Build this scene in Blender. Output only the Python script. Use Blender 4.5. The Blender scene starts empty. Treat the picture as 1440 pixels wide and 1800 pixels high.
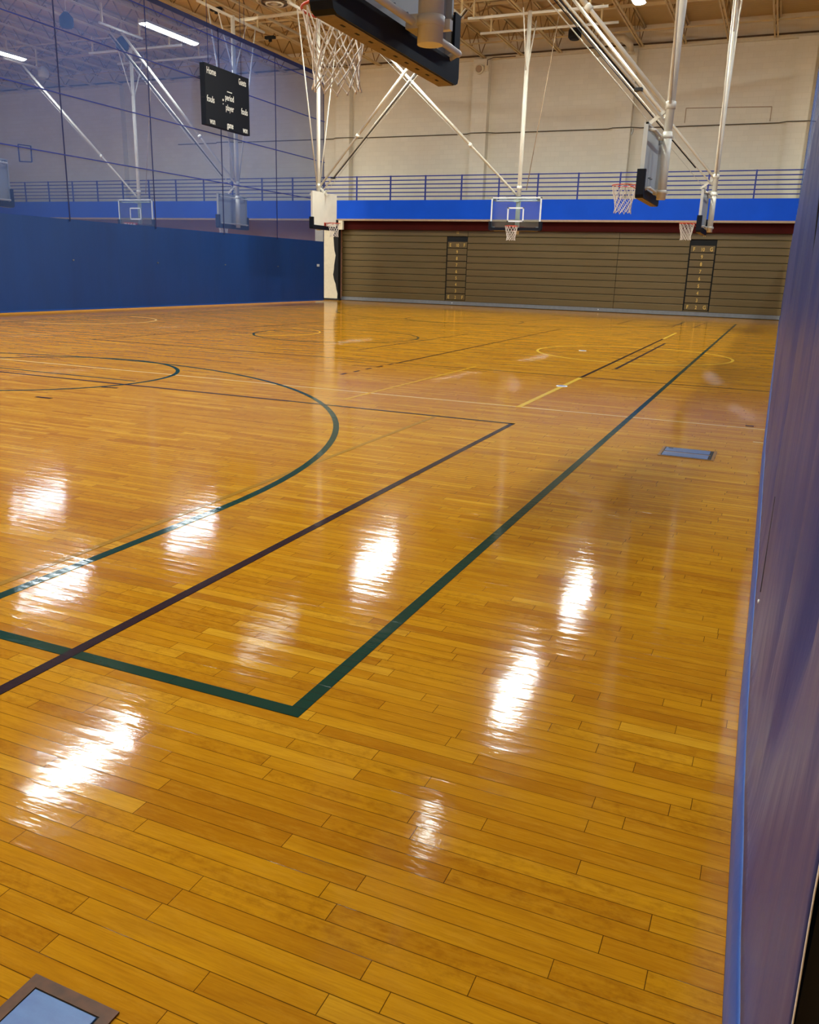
import bpy, bmesh, math, random
from mathutils import Vector, Matrix
random.seed(7)
PI = math.pi
S = bpy.context.scene
COL = S.collection

# ---------------------------------------------------------------- camera, world, exposure, lamps
R = ((0.916731, 0.136722, -0.375382), (0.398443, -0.244417, 0.884027), (0.029116, -0.959983, -0.278541))
cam = bpy.data.cameras.new('camera'); cam_ob = bpy.data.objects.new('camera', cam); COL.objects.link(cam_ob)
cam.sensor_fit = 'HORIZONTAL'; cam.sensor_width = 36.0; cam.lens = 36.0 * 1460.24 / 1440.0
cam.clip_start = 0.02; cam.clip_end = 200
cam_ob.matrix_world = Matrix(((R[0][0], -R[0][1], -R[0][2], 0), (R[1][0], -R[1][1], -R[1][2], 0),
                              (R[2][0], -R[2][1], -R[2][2], 1.43), (0, 0, 0, 1)))
S.camera = cam_ob
w = bpy.data.worlds.new('world'); S.world = w; w.use_nodes = True
w.node_tree.nodes['Background'].inputs[0].default_value = (0.5, 0.5, 0.55, 1)
w.node_tree.nodes['Background'].inputs[1].default_value = 0.05
S.view_settings.view_transform = 'Standard'; S.view_settings.look = 'None'
S.view_settings.gamma = 1.0; S.view_settings.use_curve_mapping = False
S.view_settings.exposure = 0.28
LAMP_Z = 9.5
LAMP_POWER = 156.0
LAMP_COLOR = (0.94, 1.0, 0.95)
LAMP_X = (2.7, -5.2, -13.1, -21.8, -30.6)
LAMP_Y = (-2.8, 4.8, 12.4, 20.0, 27.6)

# ---------------------------------------------------------------- helpers
class MB:
    """collects shapes, then links them as one mesh object"""
    def __init__(s): s.v = []; s.f = []; s.mi = []; s.sm = []; s.cur = 0
    def add(s, vs, fs, smooth=False):
        o = len(s.v); s.v += [tuple(v) for v in vs]
        for f in fs: s.f.append(tuple(i + o for i in f)); s.mi.append(s.cur); s.sm.append(smooth)
        return s
    def box(s, x0, x1, y0, y1, z0, z1):
        vs = [(x, y, z) for x in (x0, x1) for y in (y0, y1) for z in (z0, z1)]
        return s.add(vs, [(0, 1, 3, 2), (4, 6, 7, 5), (0, 4, 5, 1), (2, 3, 7, 6), (0, 2, 6, 4), (1, 5, 7, 3)])
    def bar(s, p, q, a, b, up=(0, 0, 1)):
        p, q = Vector(p), Vector(q); d = (q - p).normalized(); u = Vector(up)
        if abs(d.dot(u)) > .95: u = Vector((1, 0, 0))
        sd = d.cross(u).normalized(); u = sd.cross(d)
        vs = []
        for c in (p, q):
            for i, j in ((-1, -1), (1, -1), (1, 1), (-1, 1)): vs.append(c + sd * (i * a / 2) + u * (j * b / 2))
        return s.add(vs, [(3, 2, 1, 0), (4, 5, 6, 7), (0, 1, 5, 4), (1, 2, 6, 5), (2, 3, 7, 6), (3, 0, 4, 7)])
    def tube(s, pts, r, n=12, closed=False, cap=True):
        pts = [Vector(p) for p in pts]; m = len(pts); rr = r if isinstance(r, (list, tuple)) else [r] * m
        rings = []; prev = None
        for i, p in enumerate(pts):
            if closed: d = pts[(i + 1) % m] - pts[i - 1]
            else: d = pts[min(i + 1, m - 1)] - pts[max(i - 1, 0)]
            d.normalize()
            if prev is None:
                u = Vector((0, 0, 1)) if abs(d.z) < .9 else Vector((1, 0, 0))
                u = (u - d * u.dot(d)).normalized()
            else:
                u = (prev - d * prev.dot(d)).normalized()
            prev = u; w_ = d.cross(u)
            rings.append([p + (u * math.cos(2 * PI * k / n) + w_ * math.sin(2 * PI * k / n)) * rr[i] for k in range(n)])
        vs = [v for g in rings for v in g]; fs = []
        for i in range(m if closed else m - 1):
            a, b = i * n, ((i + 1) % m) * n
            for k in range(n): fs.append((a + k, a + (k + 1) % n, b + (k + 1) % n, b + k))
        s.add(vs, fs, True)
        if cap and not closed:
            o = len(s.v) - len(vs)
            s.f.append(tuple(o + k for k in reversed(range(n)))); s.mi.append(s.cur); s.sm.append(False)
            s.f.append(tuple(o + (m - 1) * n + k for k in range(n))); s.mi.append(s.cur); s.sm.append(False)
        return s
    def torus(s, c, R_, r, n=40, m=8):
        pts = [(c[0] + R_ * math.cos(2 * PI * i / n), c[1] + R_ * math.sin(2 * PI * i / n), c[2]) for i in range(n)]
        return s.tube(pts, r, m, closed=True)
    def strip(s, pts, wd, z0, z1):
        """flat ribbon along a path on the floor, with thickness"""
        P = [Vector((p[0], p[1])) for p in pts]; n = len(P); L = []; Q = []
        for i in range(n):
            d = (P[min(i + 1, n - 1)] - P[max(i - 1, 0)]).normalized(); nn = Vector((-d.y, d.x))
            L.append(P[i] + nn * wd / 2); Q.append(P[i] - nn * wd / 2)
        vs = [];
        for i in range(n): vs += [(L[i].x, L[i].y, z0), (L[i].x, L[i].y, z1), (Q[i].x, Q[i].y, z0), (Q[i].x, Q[i].y, z1)]
        fs = []
        for i in range(n - 1):
            a, b = 4 * i, 4 * i + 4
            fs += [(a + 1, a + 3, b + 3, b + 1), (a, a + 1, b + 1, b), (a + 2, b + 2, b + 3, a + 3)]
        fs += [(0, 2, 3, 1), (4 * n - 4, 4 * n - 3, 4 * n - 1, 4 * n - 2)]
        return s.add(vs, fs)
    def prism(s, poly, x0, x1, axis='x'):
        n = len(poly); vs = []
        for x in (x0, x1):
            for a, b in poly: vs.append((x, a, b) if axis == 'x' else ((a, x, b) if axis == 'y' else (a, b, x)))
        return s.add(vs, [tuple(range(n)), tuple(range(2 * n - 1, n - 1, -1))] + [(i, i + n, (i + 1) % n + n, (i + 1) % n) for i in range(n)])
    def build(s, name, mat, parent=None, label=None, bevel=0, fix=True):
        me = bpy.data.meshes.new(name); me.from_pydata(s.v, [], s.f)
        for m_ in (mat if isinstance(mat, (list, tuple)) else [mat]): me.materials.append(m_)
        for p, mi, sm in zip(me.polygons, s.mi, s.sm): p.material_index = mi; p.use_smooth = sm
        if fix:
            bm = bmesh.new(); bm.from_mesh(me); bmesh.ops.recalc_face_normals(bm, faces=bm.faces); bm.to_mesh(me); bm.free()
        o = bpy.data.objects.new(name, me); COL.objects.link(o)
        if parent: o.parent = parent
        if label: o['label'] = label
        if bevel:
            b = o.modifiers.new('bevel', 'BEVEL'); b.width = bevel; b.segments = 2; b.limit_method = 'ANGLE'
        return o

def tag(o, label=None, cat=None, group=None, kind=None):
    if label: o['label'] = label
    if cat: o['category'] = cat
    if group: o['group'] = group
    if kind: o['kind'] = kind
    return o
def empty(name, loc, rz=0.0, label=None, cat=None, group=None):
    o = bpy.data.objects.new(name, None); COL.objects.link(o); o.location = loc; o.rotation_euler = (0, 0, rz)
    o.empty_display_size = .2
    return tag(o, label, cat, group)
def copy_tree(o, parent=None):
    c = o.copy(); COL.objects.link(c); c.parent = parent
    for ch in KIDS(o): copy_tree(ch, c)
    return c
def KIDS(o): return [x for x in list(COL.objects) if x.parent == o]
def text_mesh(name, body, size, mat, parent, loc, rot, sx=1.0, extrude=.002, align='CENTER', label=None):
    cu = bpy.data.curves.new(name, 'FONT'); cu.body = body; cu.size = size; cu.extrude = extrude
    cu.align_x = align; cu.align_y = 'CENTER'; cu.offset = size * .014
    t = bpy.data.objects.new(name, cu); COL.objects.link(t)
    dg = bpy.context.evaluated_depsgraph_get(); dg.update()
    me = bpy.data.meshes.new_from_object(t.evaluated_get(dg))
    COL.objects.unlink(t); bpy.data.objects.remove(t)
    me.materials.clear(); me.materials.append(mat)
    o = bpy.data.objects.new(name, me); COL.objects.link(o); o.parent = parent
    o.location = loc; o.rotation_euler = rot; o.scale = (sx, 1, 1)
    if label: o['label'] = label
    return o

# ---------------------------------------------------------------- materials
def srgb(r, g, b):
    f = lambda c: (c / 255 / 12.92) if c / 255 <= .04045 else ((c / 255 + .055) / 1.055) ** 2.4
    return (f(r), f(g), f(b), 1)
class NT:
    def __init__(s, name):
        s.m = bpy.data.materials.new(name); s.m.use_nodes = True; s.t = s.m.node_tree; s.n = s.t.nodes
        s.b = s.n['Principled BSDF']; s.out = s.n['Material Output']
    def node(s, t, **kw):
        n = s.n.new(t)
        for k, v in kw.items(): setattr(n, k, v)
        return n
    def link(s, a, b): s.t.links.new(a, b)
    def val(s, sock, v):
        if hasattr(v, 'bl_rna') and isinstance(v, bpy.types.NodeSocket): s.link(v, sock)
        else: sock.default_value = v
    def math(s, op, a, b=0.0, c=None):
        n = s.node('ShaderNodeMath', operation=op); s.val(n.inputs[0], a); s.val(n.inputs[1], b)
        if c is not None: s.val(n.inputs[2], c)
        return n.outputs[0]
    def mix(s, f, a, b, blend='MIX'):
        n = s.node('ShaderNodeMix', data_type='RGBA', blend_type=blend)
        s.val(n.inputs[0], f); s.val(n.inputs[6], a); s.val(n.inputs[7], b); return n.outputs[2]
    def coord(s):
        tc = s.node('ShaderNodeNewGeometry'); return tc.outputs['Position']
    def obj(s): return s.node('ShaderNodeTexCoord').outputs['Object']
    def noise(s, vec, scale, detail=3, rough=.5, out='Fac', sc=(1, 1, 1)):
        mp = s.node('ShaderNodeMapping'); s.link(vec, mp.inputs[0]); mp.inputs['Scale'].default_value = sc
        n = s.node('ShaderNodeTexNoise'); s.link(mp.outputs[0], n.inputs['Vector'])
        n.inputs['Scale'].default_value = scale; n.inputs['Detail'].default_value = detail; n.inputs['Roughness'].default_value = rough
        return n.outputs[out]
    def ramp(s, f, stops):
        n = s.node('ShaderNodeValToRGB'); s.link(f, n.inputs[0]); e = n.color_ramp.elements
        while len(e) < len(stops): e.new(.5)
        for i, (p, c) in enumerate(stops): e[i].position = p; e[i].color = c
        return n.outputs[0]
    def bump(s, h, strength, dist=.01, target='Normal'):
        n = s.node('ShaderNodeBump'); n.inputs['Strength'].default_value = strength; n.inputs['Distance'].default_value = dist
        s.link(h, n.inputs['Height']); s.link(n.outputs[0], s.b.inputs[target]); return n
    def set(s, **kw):
        for k, v in kw.items():
            s.val(s.b.inputs[k.replace('_', ' ')], v)
        return s

def simple(name, col, rough=.5, metal=0.0, var=.08, scale=9, bump=0.0, spec=.5, coat=0.0):
    t = NT(name); p = t.obj(); n = t.noise(p, scale, 4)
    dark = tuple(c * (1 - var) for c in col[:3]) + (1,); lite = tuple(min(1, c * (1 + var)) for c in col[:3]) + (1,)
    t.set(Base_Color=t.ramp(n, [(.3, dark), (.7, lite)]), Roughness=rough, Metallic=metal)
    t.b.inputs['Specular IOR Level'].default_value = spec
    if coat: t.b.inputs['Coat Weight'].default_value = coat; t.b.inputs['Coat Roughness'].default_value = .15
    if bump: t.bump(t.noise(p, scale * 12, 3), bump, .003)
    return t.m

def wood_floor(name, paint=None):
    """maple strips laid across the hall (length along X), glossy varnish over everything"""
    t = NT(name); P = t.coord(); sx = t.node('ShaderNodeSeparateXYZ'); t.link(P, sx.inputs[0]); X, Y = sx.outputs[0], sx.outputs[1]
    W = .0572
    yr = t.math('DIVIDE', Y, W); row = t.math('FLOOR', yr); fy = t.math('FRACT', yr)
    wn = t.node('ShaderNodeTexWhiteNoise', noise_dimensions='1D'); t.link(row, wn.inputs['W'])
    off = t.math('MULTIPLY', wn.outputs['Value'], 7.3)
    wn2 = t.node('ShaderNodeTexWhiteNoise', noise_dimensions='1D'); t.link(t.math('ADD', row, 37.5), wn2.inputs['W'])
    Ln = t.math('ADD', t.math('MULTIPLY', wn2.outputs['Value'], .55), .42)
    xr = t.math('DIVIDE', t.math('ADD', X, off), Ln); cel = t.math('FLOOR', xr); fx = t.math('FRACT', xr)
    cv = t.node('ShaderNodeCombineXYZ'); t.link(row, cv.inputs[0]); t.link(cel, cv.inputs[1])
    pid = t.node('ShaderNodeTexWhiteNoise', noise_dimensions='3D'); t.link(cv.outputs[0], pid.inputs['Vector'])
    r1 = pid.outputs['Value']; sc = t.node('ShaderNodeSeparateColor'); t.link(pid.outputs['Color'], sc.inputs[0])
    # board colour
    base = t.ramp(r1, [(0, srgb(160, 102, 10)), (.1, srgb(176, 118, 12)), (.5, srgb(187, 130, 14)), (.85, srgb(194, 138, 18)), (1, srgb(208, 156, 36))])
    # grain, shifted per board
    sh = t.node('ShaderNodeVectorMath', operation='ADD'); t.link(P, sh.inputs[0])
    so = t.node('ShaderNodeVectorMath', operation='SCALE'); t.link(pid.outputs['Color'], so.inputs[0]); so.inputs['Scale'].default_value = 9.0
    t.link(so.outputs[0], sh.inputs[1]); V = sh.outputs[0]
    g1 = t.noise(V, 9, 5, .6, sc=(.35, 3.2, 1)); g2 = t.noise(V, 60, 4, .6, sc=(.12, 2.0, 1)); g3 = t.noise(V, 26, 5, .7, sc=(1, 1.6, 1))
    c = t.mix(t.math('MULTIPLY', t.ramp(g1, [(.42, (0, 0, 0, 1)), (.72, (1, 1, 1, 1))]), .42), base, srgb(140, 80, 8))
    c = t.mix(t.math('MULTIPLY', t.ramp(g2, [(.5, (0, 0, 0, 1)), (.75, (1, 1, 1, 1))]), .22), c, srgb(116, 66, 10))
    fig = t.math('GREATER_THAN', sc.outputs[1], .72)
    c = t.mix(t.math('MULTIPLY', t.math('MULTIPLY', t.ramp(g3, [(.45, (0, 0, 0, 1)), (.68, (1, 1, 1, 1))]), .42), fig), c, srgb(116, 62, 6))
    kn = t.noise(V, 4.5, 2, .5, sc=(.5, 2.2, 1))
    c = t.mix(t.math('MULTIPLY', t.ramp(kn, [(.74, (0, 0, 0, 1)), (.80, (1, 1, 1, 1))]), .7), c, srgb(84, 38, 6))
    big = t.noise(P, .45, 3, .5)
    g4 = t.noise(V, 160, 3, .65, sc=(.06, 1.6, 1)); g5 = t.noise(V, 14, 6, .75, sc=(.5, 2.4, 1))
    c = t.mix(t.math('MULTIPLY', t.ramp(g4, [(.45, (0, 0, 0, 1)), (.7, (1, 1, 1, 1))]), .30), c, srgb(126, 72, 10))
    c = t.mix(t.math('MULTIPLY', t.ramp(g5, [(.5, (0, 0, 0, 1)), (.72, (1, 1, 1, 1))]), .40), c, srgb(206, 152, 42))
    c = t.mix(t.math('MULTIPLY', big, .22), c, srgb(168, 112, 44))
    seam_y = t.math('MINIMUM', fy, t.math('SUBTRACT', 1.0, fy)); seam_x = t.math('MULTIPLY', t.math('MINIMUM', fx, t.math('SUBTRACT', 1.0, fx)), t.math('DIVIDE', Ln, W))
    seam = t.math('MINIMUM', seam_y, seam_x)
    sw = t.math('ADD', .010, t.math('MULTIPLY', t.noise(P, 2.2, 2), .016))
    sm = t.math('SUBTRACT', 1.0, t.node('ShaderNodeMath').outputs[0]) if False else t.math('LESS_THAN', seam, sw)
    if paint:
        c = t.mix(t.math('MULTIPLY', g1, .25), paint, tuple(min(1, x * 1.5 + .01) for x in paint[:3]) + (1,))
        c = t.mix(t.math('MULTIPLY', sm, .55), c, (.003, .003, .003, 1))
    else:
        c = t.mix(t.math('MULTIPLY', sm, .82), c, srgb(46, 22, 6))
    t.set(Base_Color=c, Roughness=.42)
    t.b.inputs['Specular IOR Level'].default_value = .0
    t.b.inputs['Coat Weight'].default_value = .62; t.b.inputs['Coat IOR'].default_value = 1.42
    t.val(t.b.inputs['Coat Roughness'], t.math('ADD', .045, t.math('MULTIPLY', t.noise(P, 5, 4, .6), .07)))
    # varnish relief: cupped boards, slight tilt per board, orange peel, seams
    cup = t.math('MULTIPLY', t.math('MULTIPLY', t.math('SUBTRACT', fy, .5), t.math('SUBTRACT', fy, .5)), .00042)
    tilt = t.math('MULTIPLY', t.math('MULTIPLY', t.math('SUBTRACT', sc.outputs[0], .5), fy), .00022)
    peel = t.math('MULTIPLY', t.noise(P, 60, 2, .5, sc=(.5, 1, 1)), .00016)
    wave = t.math('MULTIPLY', t.noise(P, 9, 3, .6, sc=(.35, 1, 1)), .0012)
    wave = t.math('ADD', wave, t.math('MULTIPLY', t.noise(P, 150, 2, .5, sc=(.06, 1, 1)), .00009))
    gr = t.math('MULTIPLY', sm, -.00035)
    h = t.math('ADD', t.math('ADD', t.math('ADD', cup, tilt), t.math('ADD', peel, wave)), gr)
    b = t.bump(h, 1.0, 1.0, 'Coat Normal')
    b2 = t.node('ShaderNodeBump'); b2.inputs['Strength'].default_value = .5; b2.inputs['Distance'].default_value = 1.0
    t.link(h, b2.inputs['Height']); t.link(b2.outputs[0], t.b.inputs['Normal'])
    return t.m

def block_wall(name, col, mortar):
    t = NT(name); P = t.coord(); sx = t.node('ShaderNodeSeparateXYZ'); t.link(P, sx.inputs[0])
    cv = t.node('ShaderNodeCombineXYZ'); t.link(t.math('ADD', sx.outputs[0], sx.outputs[1]), cv.inputs[0]); t.link(sx.outputs[2], cv.inputs[1])
    br = t.node('ShaderNodeTexBrick'); t.link(cv.outputs[0], br.inputs['Vector'])
    br.inputs['Scale'].default_value = 1.0; br.inputs['Brick Width'].default_value = .4; br.inputs['Row Height'].default_value = .2
    br.inputs['Mortar Size'].default_value = .006; br.inputs['Mortar Smooth'].default_value = .4
    br.inputs['Color1'].default_value = col; br.inputs['Color2'].default_value = tuple(c * .95 for c in col[:3]) + (1,); br.inputs['Mortar'].default_value = mortar
    st = t.noise(P, .6, 4, .6, sc=(1, 1, .35))
    c = t.mix(t.math('MULTIPLY', t.ramp(st, [(.45, (0, 0, 0, 1)), (.75, (1, 1, 1, 1))]), .25), br.outputs['Color'], tuple(c * .78 for c in col[:3]) + (1,))
    t.set(Base_Color=c, Roughness=.75)
    t.bump(br.outputs['Fac'], -.35, .006)
    return t.m

def mesh_fabric(name):
    t = NT(name); P = t.coord()
    n = t.noise(P, 3.0, 4, .6, sc=(1, .4, .2)); n2 = t.noise(P, .25, 2)
    col = t.mix(n, srgb(60, 84, 140), srgb(78, 102, 156))
    d = t.node('ShaderNodeBsdfDiffuse'); t.link(col, d.inputs[0])
    tl = t.node('ShaderNodeBsdfTranslucent'); t.link(col, tl.inputs[0])
    ms = t.node('ShaderNodeMixShader'); ms.inputs[0].default_value = .35; t.link(d.outputs[0], ms.inputs[1]); t.link(tl.outputs[0], ms.inputs[2])
    tr = t.node('ShaderNodeBsdfTransparent'); tr.inputs[0].default_value = (.86, .9, 1, 1)
    mx = t.node('ShaderNodeMixShader'); t.link(t.math('ADD', .46, t.math('MULTIPLY', n2, .14)), mx.inputs[0])
    t.link(ms.outputs[0], mx.inputs[2]); t.link(tr.outputs[0], mx.inputs[1]); t.link(mx.outputs[0], t.out.inputs[0])
    t.n.remove(t.b)
    return t.m

def vinyl(name, col, rough=.38, bumpy=.4, fold=True):
    t = NT(name); P = t.coord()
    n = t.noise(P, 2.2, 4, .55, sc=(1, 1, .18)); n2 = t.noise(P, 22, 4, .6, sc=(1, 1, .12))
    c = t.mix(n, tuple(x * .8 for x in col[:3]) + (1,), tuple(min(1, x * 1.2) for x in col[:3]) + (1,))
    t.set(Base_Color=c, Roughness=t.math('ADD', rough - .05, t.math('MULTIPLY', n2, .14)))
    t.b.inputs['Specular IOR Level'].default_value = .6
    h = t.math('ADD', t.math('MULTIPLY', n, .02), t.math('MULTIPLY', n2, .003)) if fold else n2
    t.bump(h, bumpy, 1.0 if fold else .004)
    return t.m

def clear_glass(name, tint=(.8, .9, .95), tf=.86):
    t = NT(name)
    g = t.node('ShaderNodeBsdfGlossy'); g.inputs['Roughness'].default_value = .05
    tr = t.node('ShaderNodeBsdfTransparent'); tr.inputs[0].default_value = tint + (1,)
    fr = t.node('ShaderNodeFresnel'); fr.inputs[0].default_value = 1.45
    mx = t.node('ShaderNodeMixShader'); t.link(t.math('ADD', fr.outputs[0], .03), mx.inputs[0])
    t.link(tr.outputs[0], mx.inputs[1]); t.link(g.outputs[0], mx.inputs[2]); t.link(mx.outputs[0], t.out.inputs[0]); t.n.remove(t.b)
    return t.m
def lamp_mat(name, power, col):
    t = NT(name); t.set(Base_Color=(.8, .8, .8, 1)); t.b.inputs['Emission Color'].default_value = col + (1,)
    n = t.noise(t.obj(), 3, 2); t.val(t.b.inputs['Emission Strength'], t.math('MULTIPLY', t.math('ADD', .9, t.math('MULTIPLY', n, .2)), power))
    return t.m

M = {}
M['floor'] = wood_floor('maple_floor')
M['green'] = wood_floor('green_line_paint', srgb(10, 52, 44))
M['purple'] = wood_floor('purple_line_paint', srgb(34, 25, 38))
M['maroon'] = wood_floor('maroon_line_paint', srgb(42, 14, 12))
M['white'] = wood_floor('white_line_paint', srgb(212, 186, 122))
M['yellow'] = wood_floor('yellow_line_paint', srgb(208, 172, 58))
M['paleyellow'] = wood_floor('faded_yellow_line_paint', srgb(196, 152, 36))
M['olive'] = wood_floor('olive_line_paint', srgb(150, 110, 30))
M['wall'] = block_wall('painted_block', srgb(238, 230, 210), srgb(226, 217, 194))
M['cream'] = simple('cream_steel', srgb(226, 214, 186), .45, var=.05)
M['joist'] = simple('cream_joist_paint', srgb(214, 190, 140), .55, var=.08, scale=3)
M['web'] = simple('joist_web_paint', srgb(150, 116, 66), .6, var=.15, scale=3)
M['pole'] = simple('white_pole_paint', srgb(228, 222, 205), .45, var=.05, scale=4, spec=.5)
M['maroonwall'] = simple('maroon_wall_paint', srgb(62, 14, 9), .8, var=.12, scale=1, spec=.1)
M['litmaroon'] = simple('lit_maroon_wall', srgb(186, 138, 116), .7, var=.06, scale=1)  # maroon wall, its lit look through the mesh put into the colour
M['fascia'] = simple('blue_fascia_paint', srgb(2, 80, 212), .6, var=.05, scale=1.2, spec=.2)
M['bluerail'] = simple('blue_rail_paint', srgb(16, 40, 140), .5)
M['lip'] = simple('beige_lip_paint', srgb(176, 150, 120), .6)
M['black'] = simple('black_rubber', srgb(14, 14, 18), .5)
M['dark'] = simple('dark_gap', srgb(8, 8, 10), .8)
M['pad'] = simple('navy_board_padding', srgb(6, 10, 24), .6, spec=.2, var=.15)
M['padfoam'] = simple('tan_padding_underside', srgb(136, 116, 90), .7, var=.12, scale=30)
M['steelboard'] = simple('grey_backboard', srgb(194, 194, 188), .4, var=.05, scale=2.5)
M['whiteboard'] = simple('white_backboard', srgb(226, 220, 204), .4, var=.06, scale=2.5)
M['alu'] = simple('white_board_frame', srgb(222, 226, 228), .35, var=.04)
M['orange'] = simple('orange_rim_paint', srgb(190, 58, 26), .4, var=.12)
M['cord'] = simple('white_net_cord', srgb(226, 218, 210), .8, var=.12, scale=40)
M['glass'] = clear_glass('clear_backboard_glass')
M['mesh'] = mesh_fabric('blue_mesh_fabric')
M['vinyl'] = vinyl('blue_vinyl', srgb(0, 56, 122), .45, .25)
M['vinylhem'] = vinyl('blue_vinyl_hem', srgb(10, 70, 150), .4, .2)
M['curtain'] = vinyl('near_curtain_vinyl', srgb(28, 48, 112), .34, .95)
M['cable'] = simple('navy_webbing', srgb(16, 28, 84), .7)
M['cableline'] = simple('steel_cable', srgb(200, 194, 180), .5)
M['scoreboard'] = simple('scoreboard_black', srgb(10, 15, 27), .6, var=.12, scale=1.5, spec=.2)
M['lettering'] = simple('white_lettering', srgb(232, 232, 224), .6, var=.02)
M['gold'] = simple('gold_lettering', srgb(214, 176, 84), .6, var=.1)
M['brass'] = simple('brass_edge', srgb(150, 112, 60), .35, .6)
M['plate'] = NT('blue_plate').set(Roughness=.25).m
M['housing'] = simple('lamp_housing', srgb(220, 216, 206), .5)
M['lamp'] = lamp_mat('lamp_diffuser', LAMP_POWER, LAMP_COLOR)
M['dimlamp'] = lamp_mat('dim_lamp_diffuser', LAMP_POWER * .3, LAMP_COLOR)
M['faintlamp'] = lamp_mat('faint_lamp_diffuser', LAMP_POWER * .07, LAMP_COLOR)
M['grey'] = simple('grey_metal', srgb(120, 122, 126), .5)
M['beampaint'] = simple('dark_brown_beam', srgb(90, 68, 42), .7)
M['conduit'] = simple('conduit_paint', srgb(92, 82, 66), .6)
M['bluecord'] = simple('blue_webbing', srgb(34, 52, 140), .7)

def bleacher_mat():
    t = NT('bleacher_laminate'); P = t.coord()
    n = t.noise(P, 4, 4, .6, sc=(.15, 1, 6)); n2 = t.noise(P, .7, 3)
    c = t.mix(n, srgb(90, 72, 36), srgb(112, 92, 52)); c = t.mix(t.math('MULTIPLY', n2, .4), c, srgb(84, 66, 34))
    t.set(Base_Color=c, Roughness=.4); t.bump(n, .15, .004); return t.m
M['bleacher'] = bleacher_mat()
M['oldframe'] = simple('worn_brown_frame', srgb(82, 44, 8), .4, var=.35, scale=30, coat=.25, spec=.2)
def plate_mat():
    t = NT('blue_floor_plate'); P = t.coord(); n = t.noise(P, 30, 4, .6, sc=(.3, 1, 1))
    t.set(Base_Color=t.mix(n, srgb(34, 78, 146), srgb(70, 122, 184)), Roughness=.35)
    t.b.inputs['Coat Weight'].default_value = .3; t.bump(t.noise(P, 60, 3), .35, .002); return t.m
M['plate'] = plate_mat()
def deck_mat():
    t = NT('corrugated_deck'); P = t.coord(); sx = t.node('ShaderNodeSeparateXYZ'); t.link(P, sx.inputs[0])
    fr = t.math('FRACT', t.math('MULTIPLY', sx.outputs[1], 4.0)); rb = t.math('GREATER_THAN', fr, .35)
    n = t.noise(P, .5, 3); c = t.mix(n, srgb(196, 166, 112), srgb(214, 186, 134))
    t.set(Base_Color=c, Roughness=.7); t.bump(t.math('SMOOTH_MIN', fr, .5, .2), .6, .06); return t.m
M['deck'] = deck_mat()

# ---------------------------------------------------------------- the hall
XL, XR, YB, YF, ZD = -46.0, 15.0, -6.0, 38.3, 11.25
fl = MB().box(XL - .2, XR + .2, YB - .2, YF + .2, -.2, 0).build('floor', M['floor']); tag(fl, kind='structure')
tag(MB().box(XL, XR, YF, YF + .2, 0, ZD).build('wall_back', M['wall']), kind='structure')
wall_back = bpy.data.objects['wall_back']
tag(MB().box(XL - .2, XL, YB, YF, 0, ZD).build('wall_left', M['wall']), kind='structure')
tag(MB().box(XR, XR + .2, YB, YF, 0, ZD).build('wall_right', M['wall']), kind='structure')
tag(MB().box(XL, XR, YB - .2, YB, 0, ZD).build('wall_front', M['wall']), kind='structure')
ceil = MB().box(XL, XR, YB, YF, ZD, ZD + .2).build('ceiling', M['deck']); tag(ceil, kind='structure')
for x1 in (6.7, -.02, -6.7, -13.0, -19.8, -26.6, -33.4):
    MB().box(x1 - .72, x1, YF - .36, YF, 4.31, 10.35).build('pilaster', M['wall'], wall_back)
MB().box(XL, XR, YF - .12, YF, 10.36, 10.5).build('wall_ledge', M['cream'], wall_back)
MB().box(XL, XR, YF - .15, YF - .001, 10.5, 10.56).build('ledge_shadow_strip', M['beampaint'], wall_back)  # dark brown strip paints in the shadow line above the ledge
# roof joists: open-web, double-angle chords, running down the hall
def joist(x):
    zb, zt, y0, y1 = 10.42, 11.14, YB + .05, YF - .02
    o = MB()
    for dx in (-.055, .055):
        o.box(x + dx - .028, x + dx + .028, y0, y1, zb, zb + .05); o.box(x + dx - .028, x + dx + .028, y0, y1, zt, zt + .06)
    j = o.build('roof_joist', M['joist'], ceil)
    wb = MB(); n = int((y1 - y0) / .62); d = (y1 - y0) / n
    for i in range(n):
        a, b = (zb + .03, zt) if i % 2 == 0 else (zt, zb + .03)
        wb.bar((x, y0 + i * d, a), (x, y0 + (i + 1) * d, b), .028, .028)
    wb.build('joist_web', M['web'], j)
x = .14 + 1.68 * 6
while x > XL + .5:
    joist(x); x -= 1.68
for y in (2.0, 9.3, 16.6, 23.9, 31.0, 36.3):
    MB().bar((XL, y, 10.56), (XR, y, 10.56), .05, .05).build('bridging_angle', M['joist'], ceil)
# cross girders with webs
for y in (6.0, 14.0, 22.0, 33.5):
    g = MB().box(XL, XR, y - .05, y + .05, 10.62, 10.72).box(XL, XR, y - .05, y + .05, 11.1, 11.2)
    g = g.build('roof_girder', M['joist'], ceil)
    wb = MB(); n = 44; d = (XR - XL) / n
    for i in range(n):
        a, b = (10.7, 11.12) if i % 2 == 0 else (11.12, 10.7)
        wb.bar((XL + i * d, y, a), (XL + (i + 1) * d, y, b), .05, .05)
    wb.build('girder_web', M['web'], g)

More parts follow.
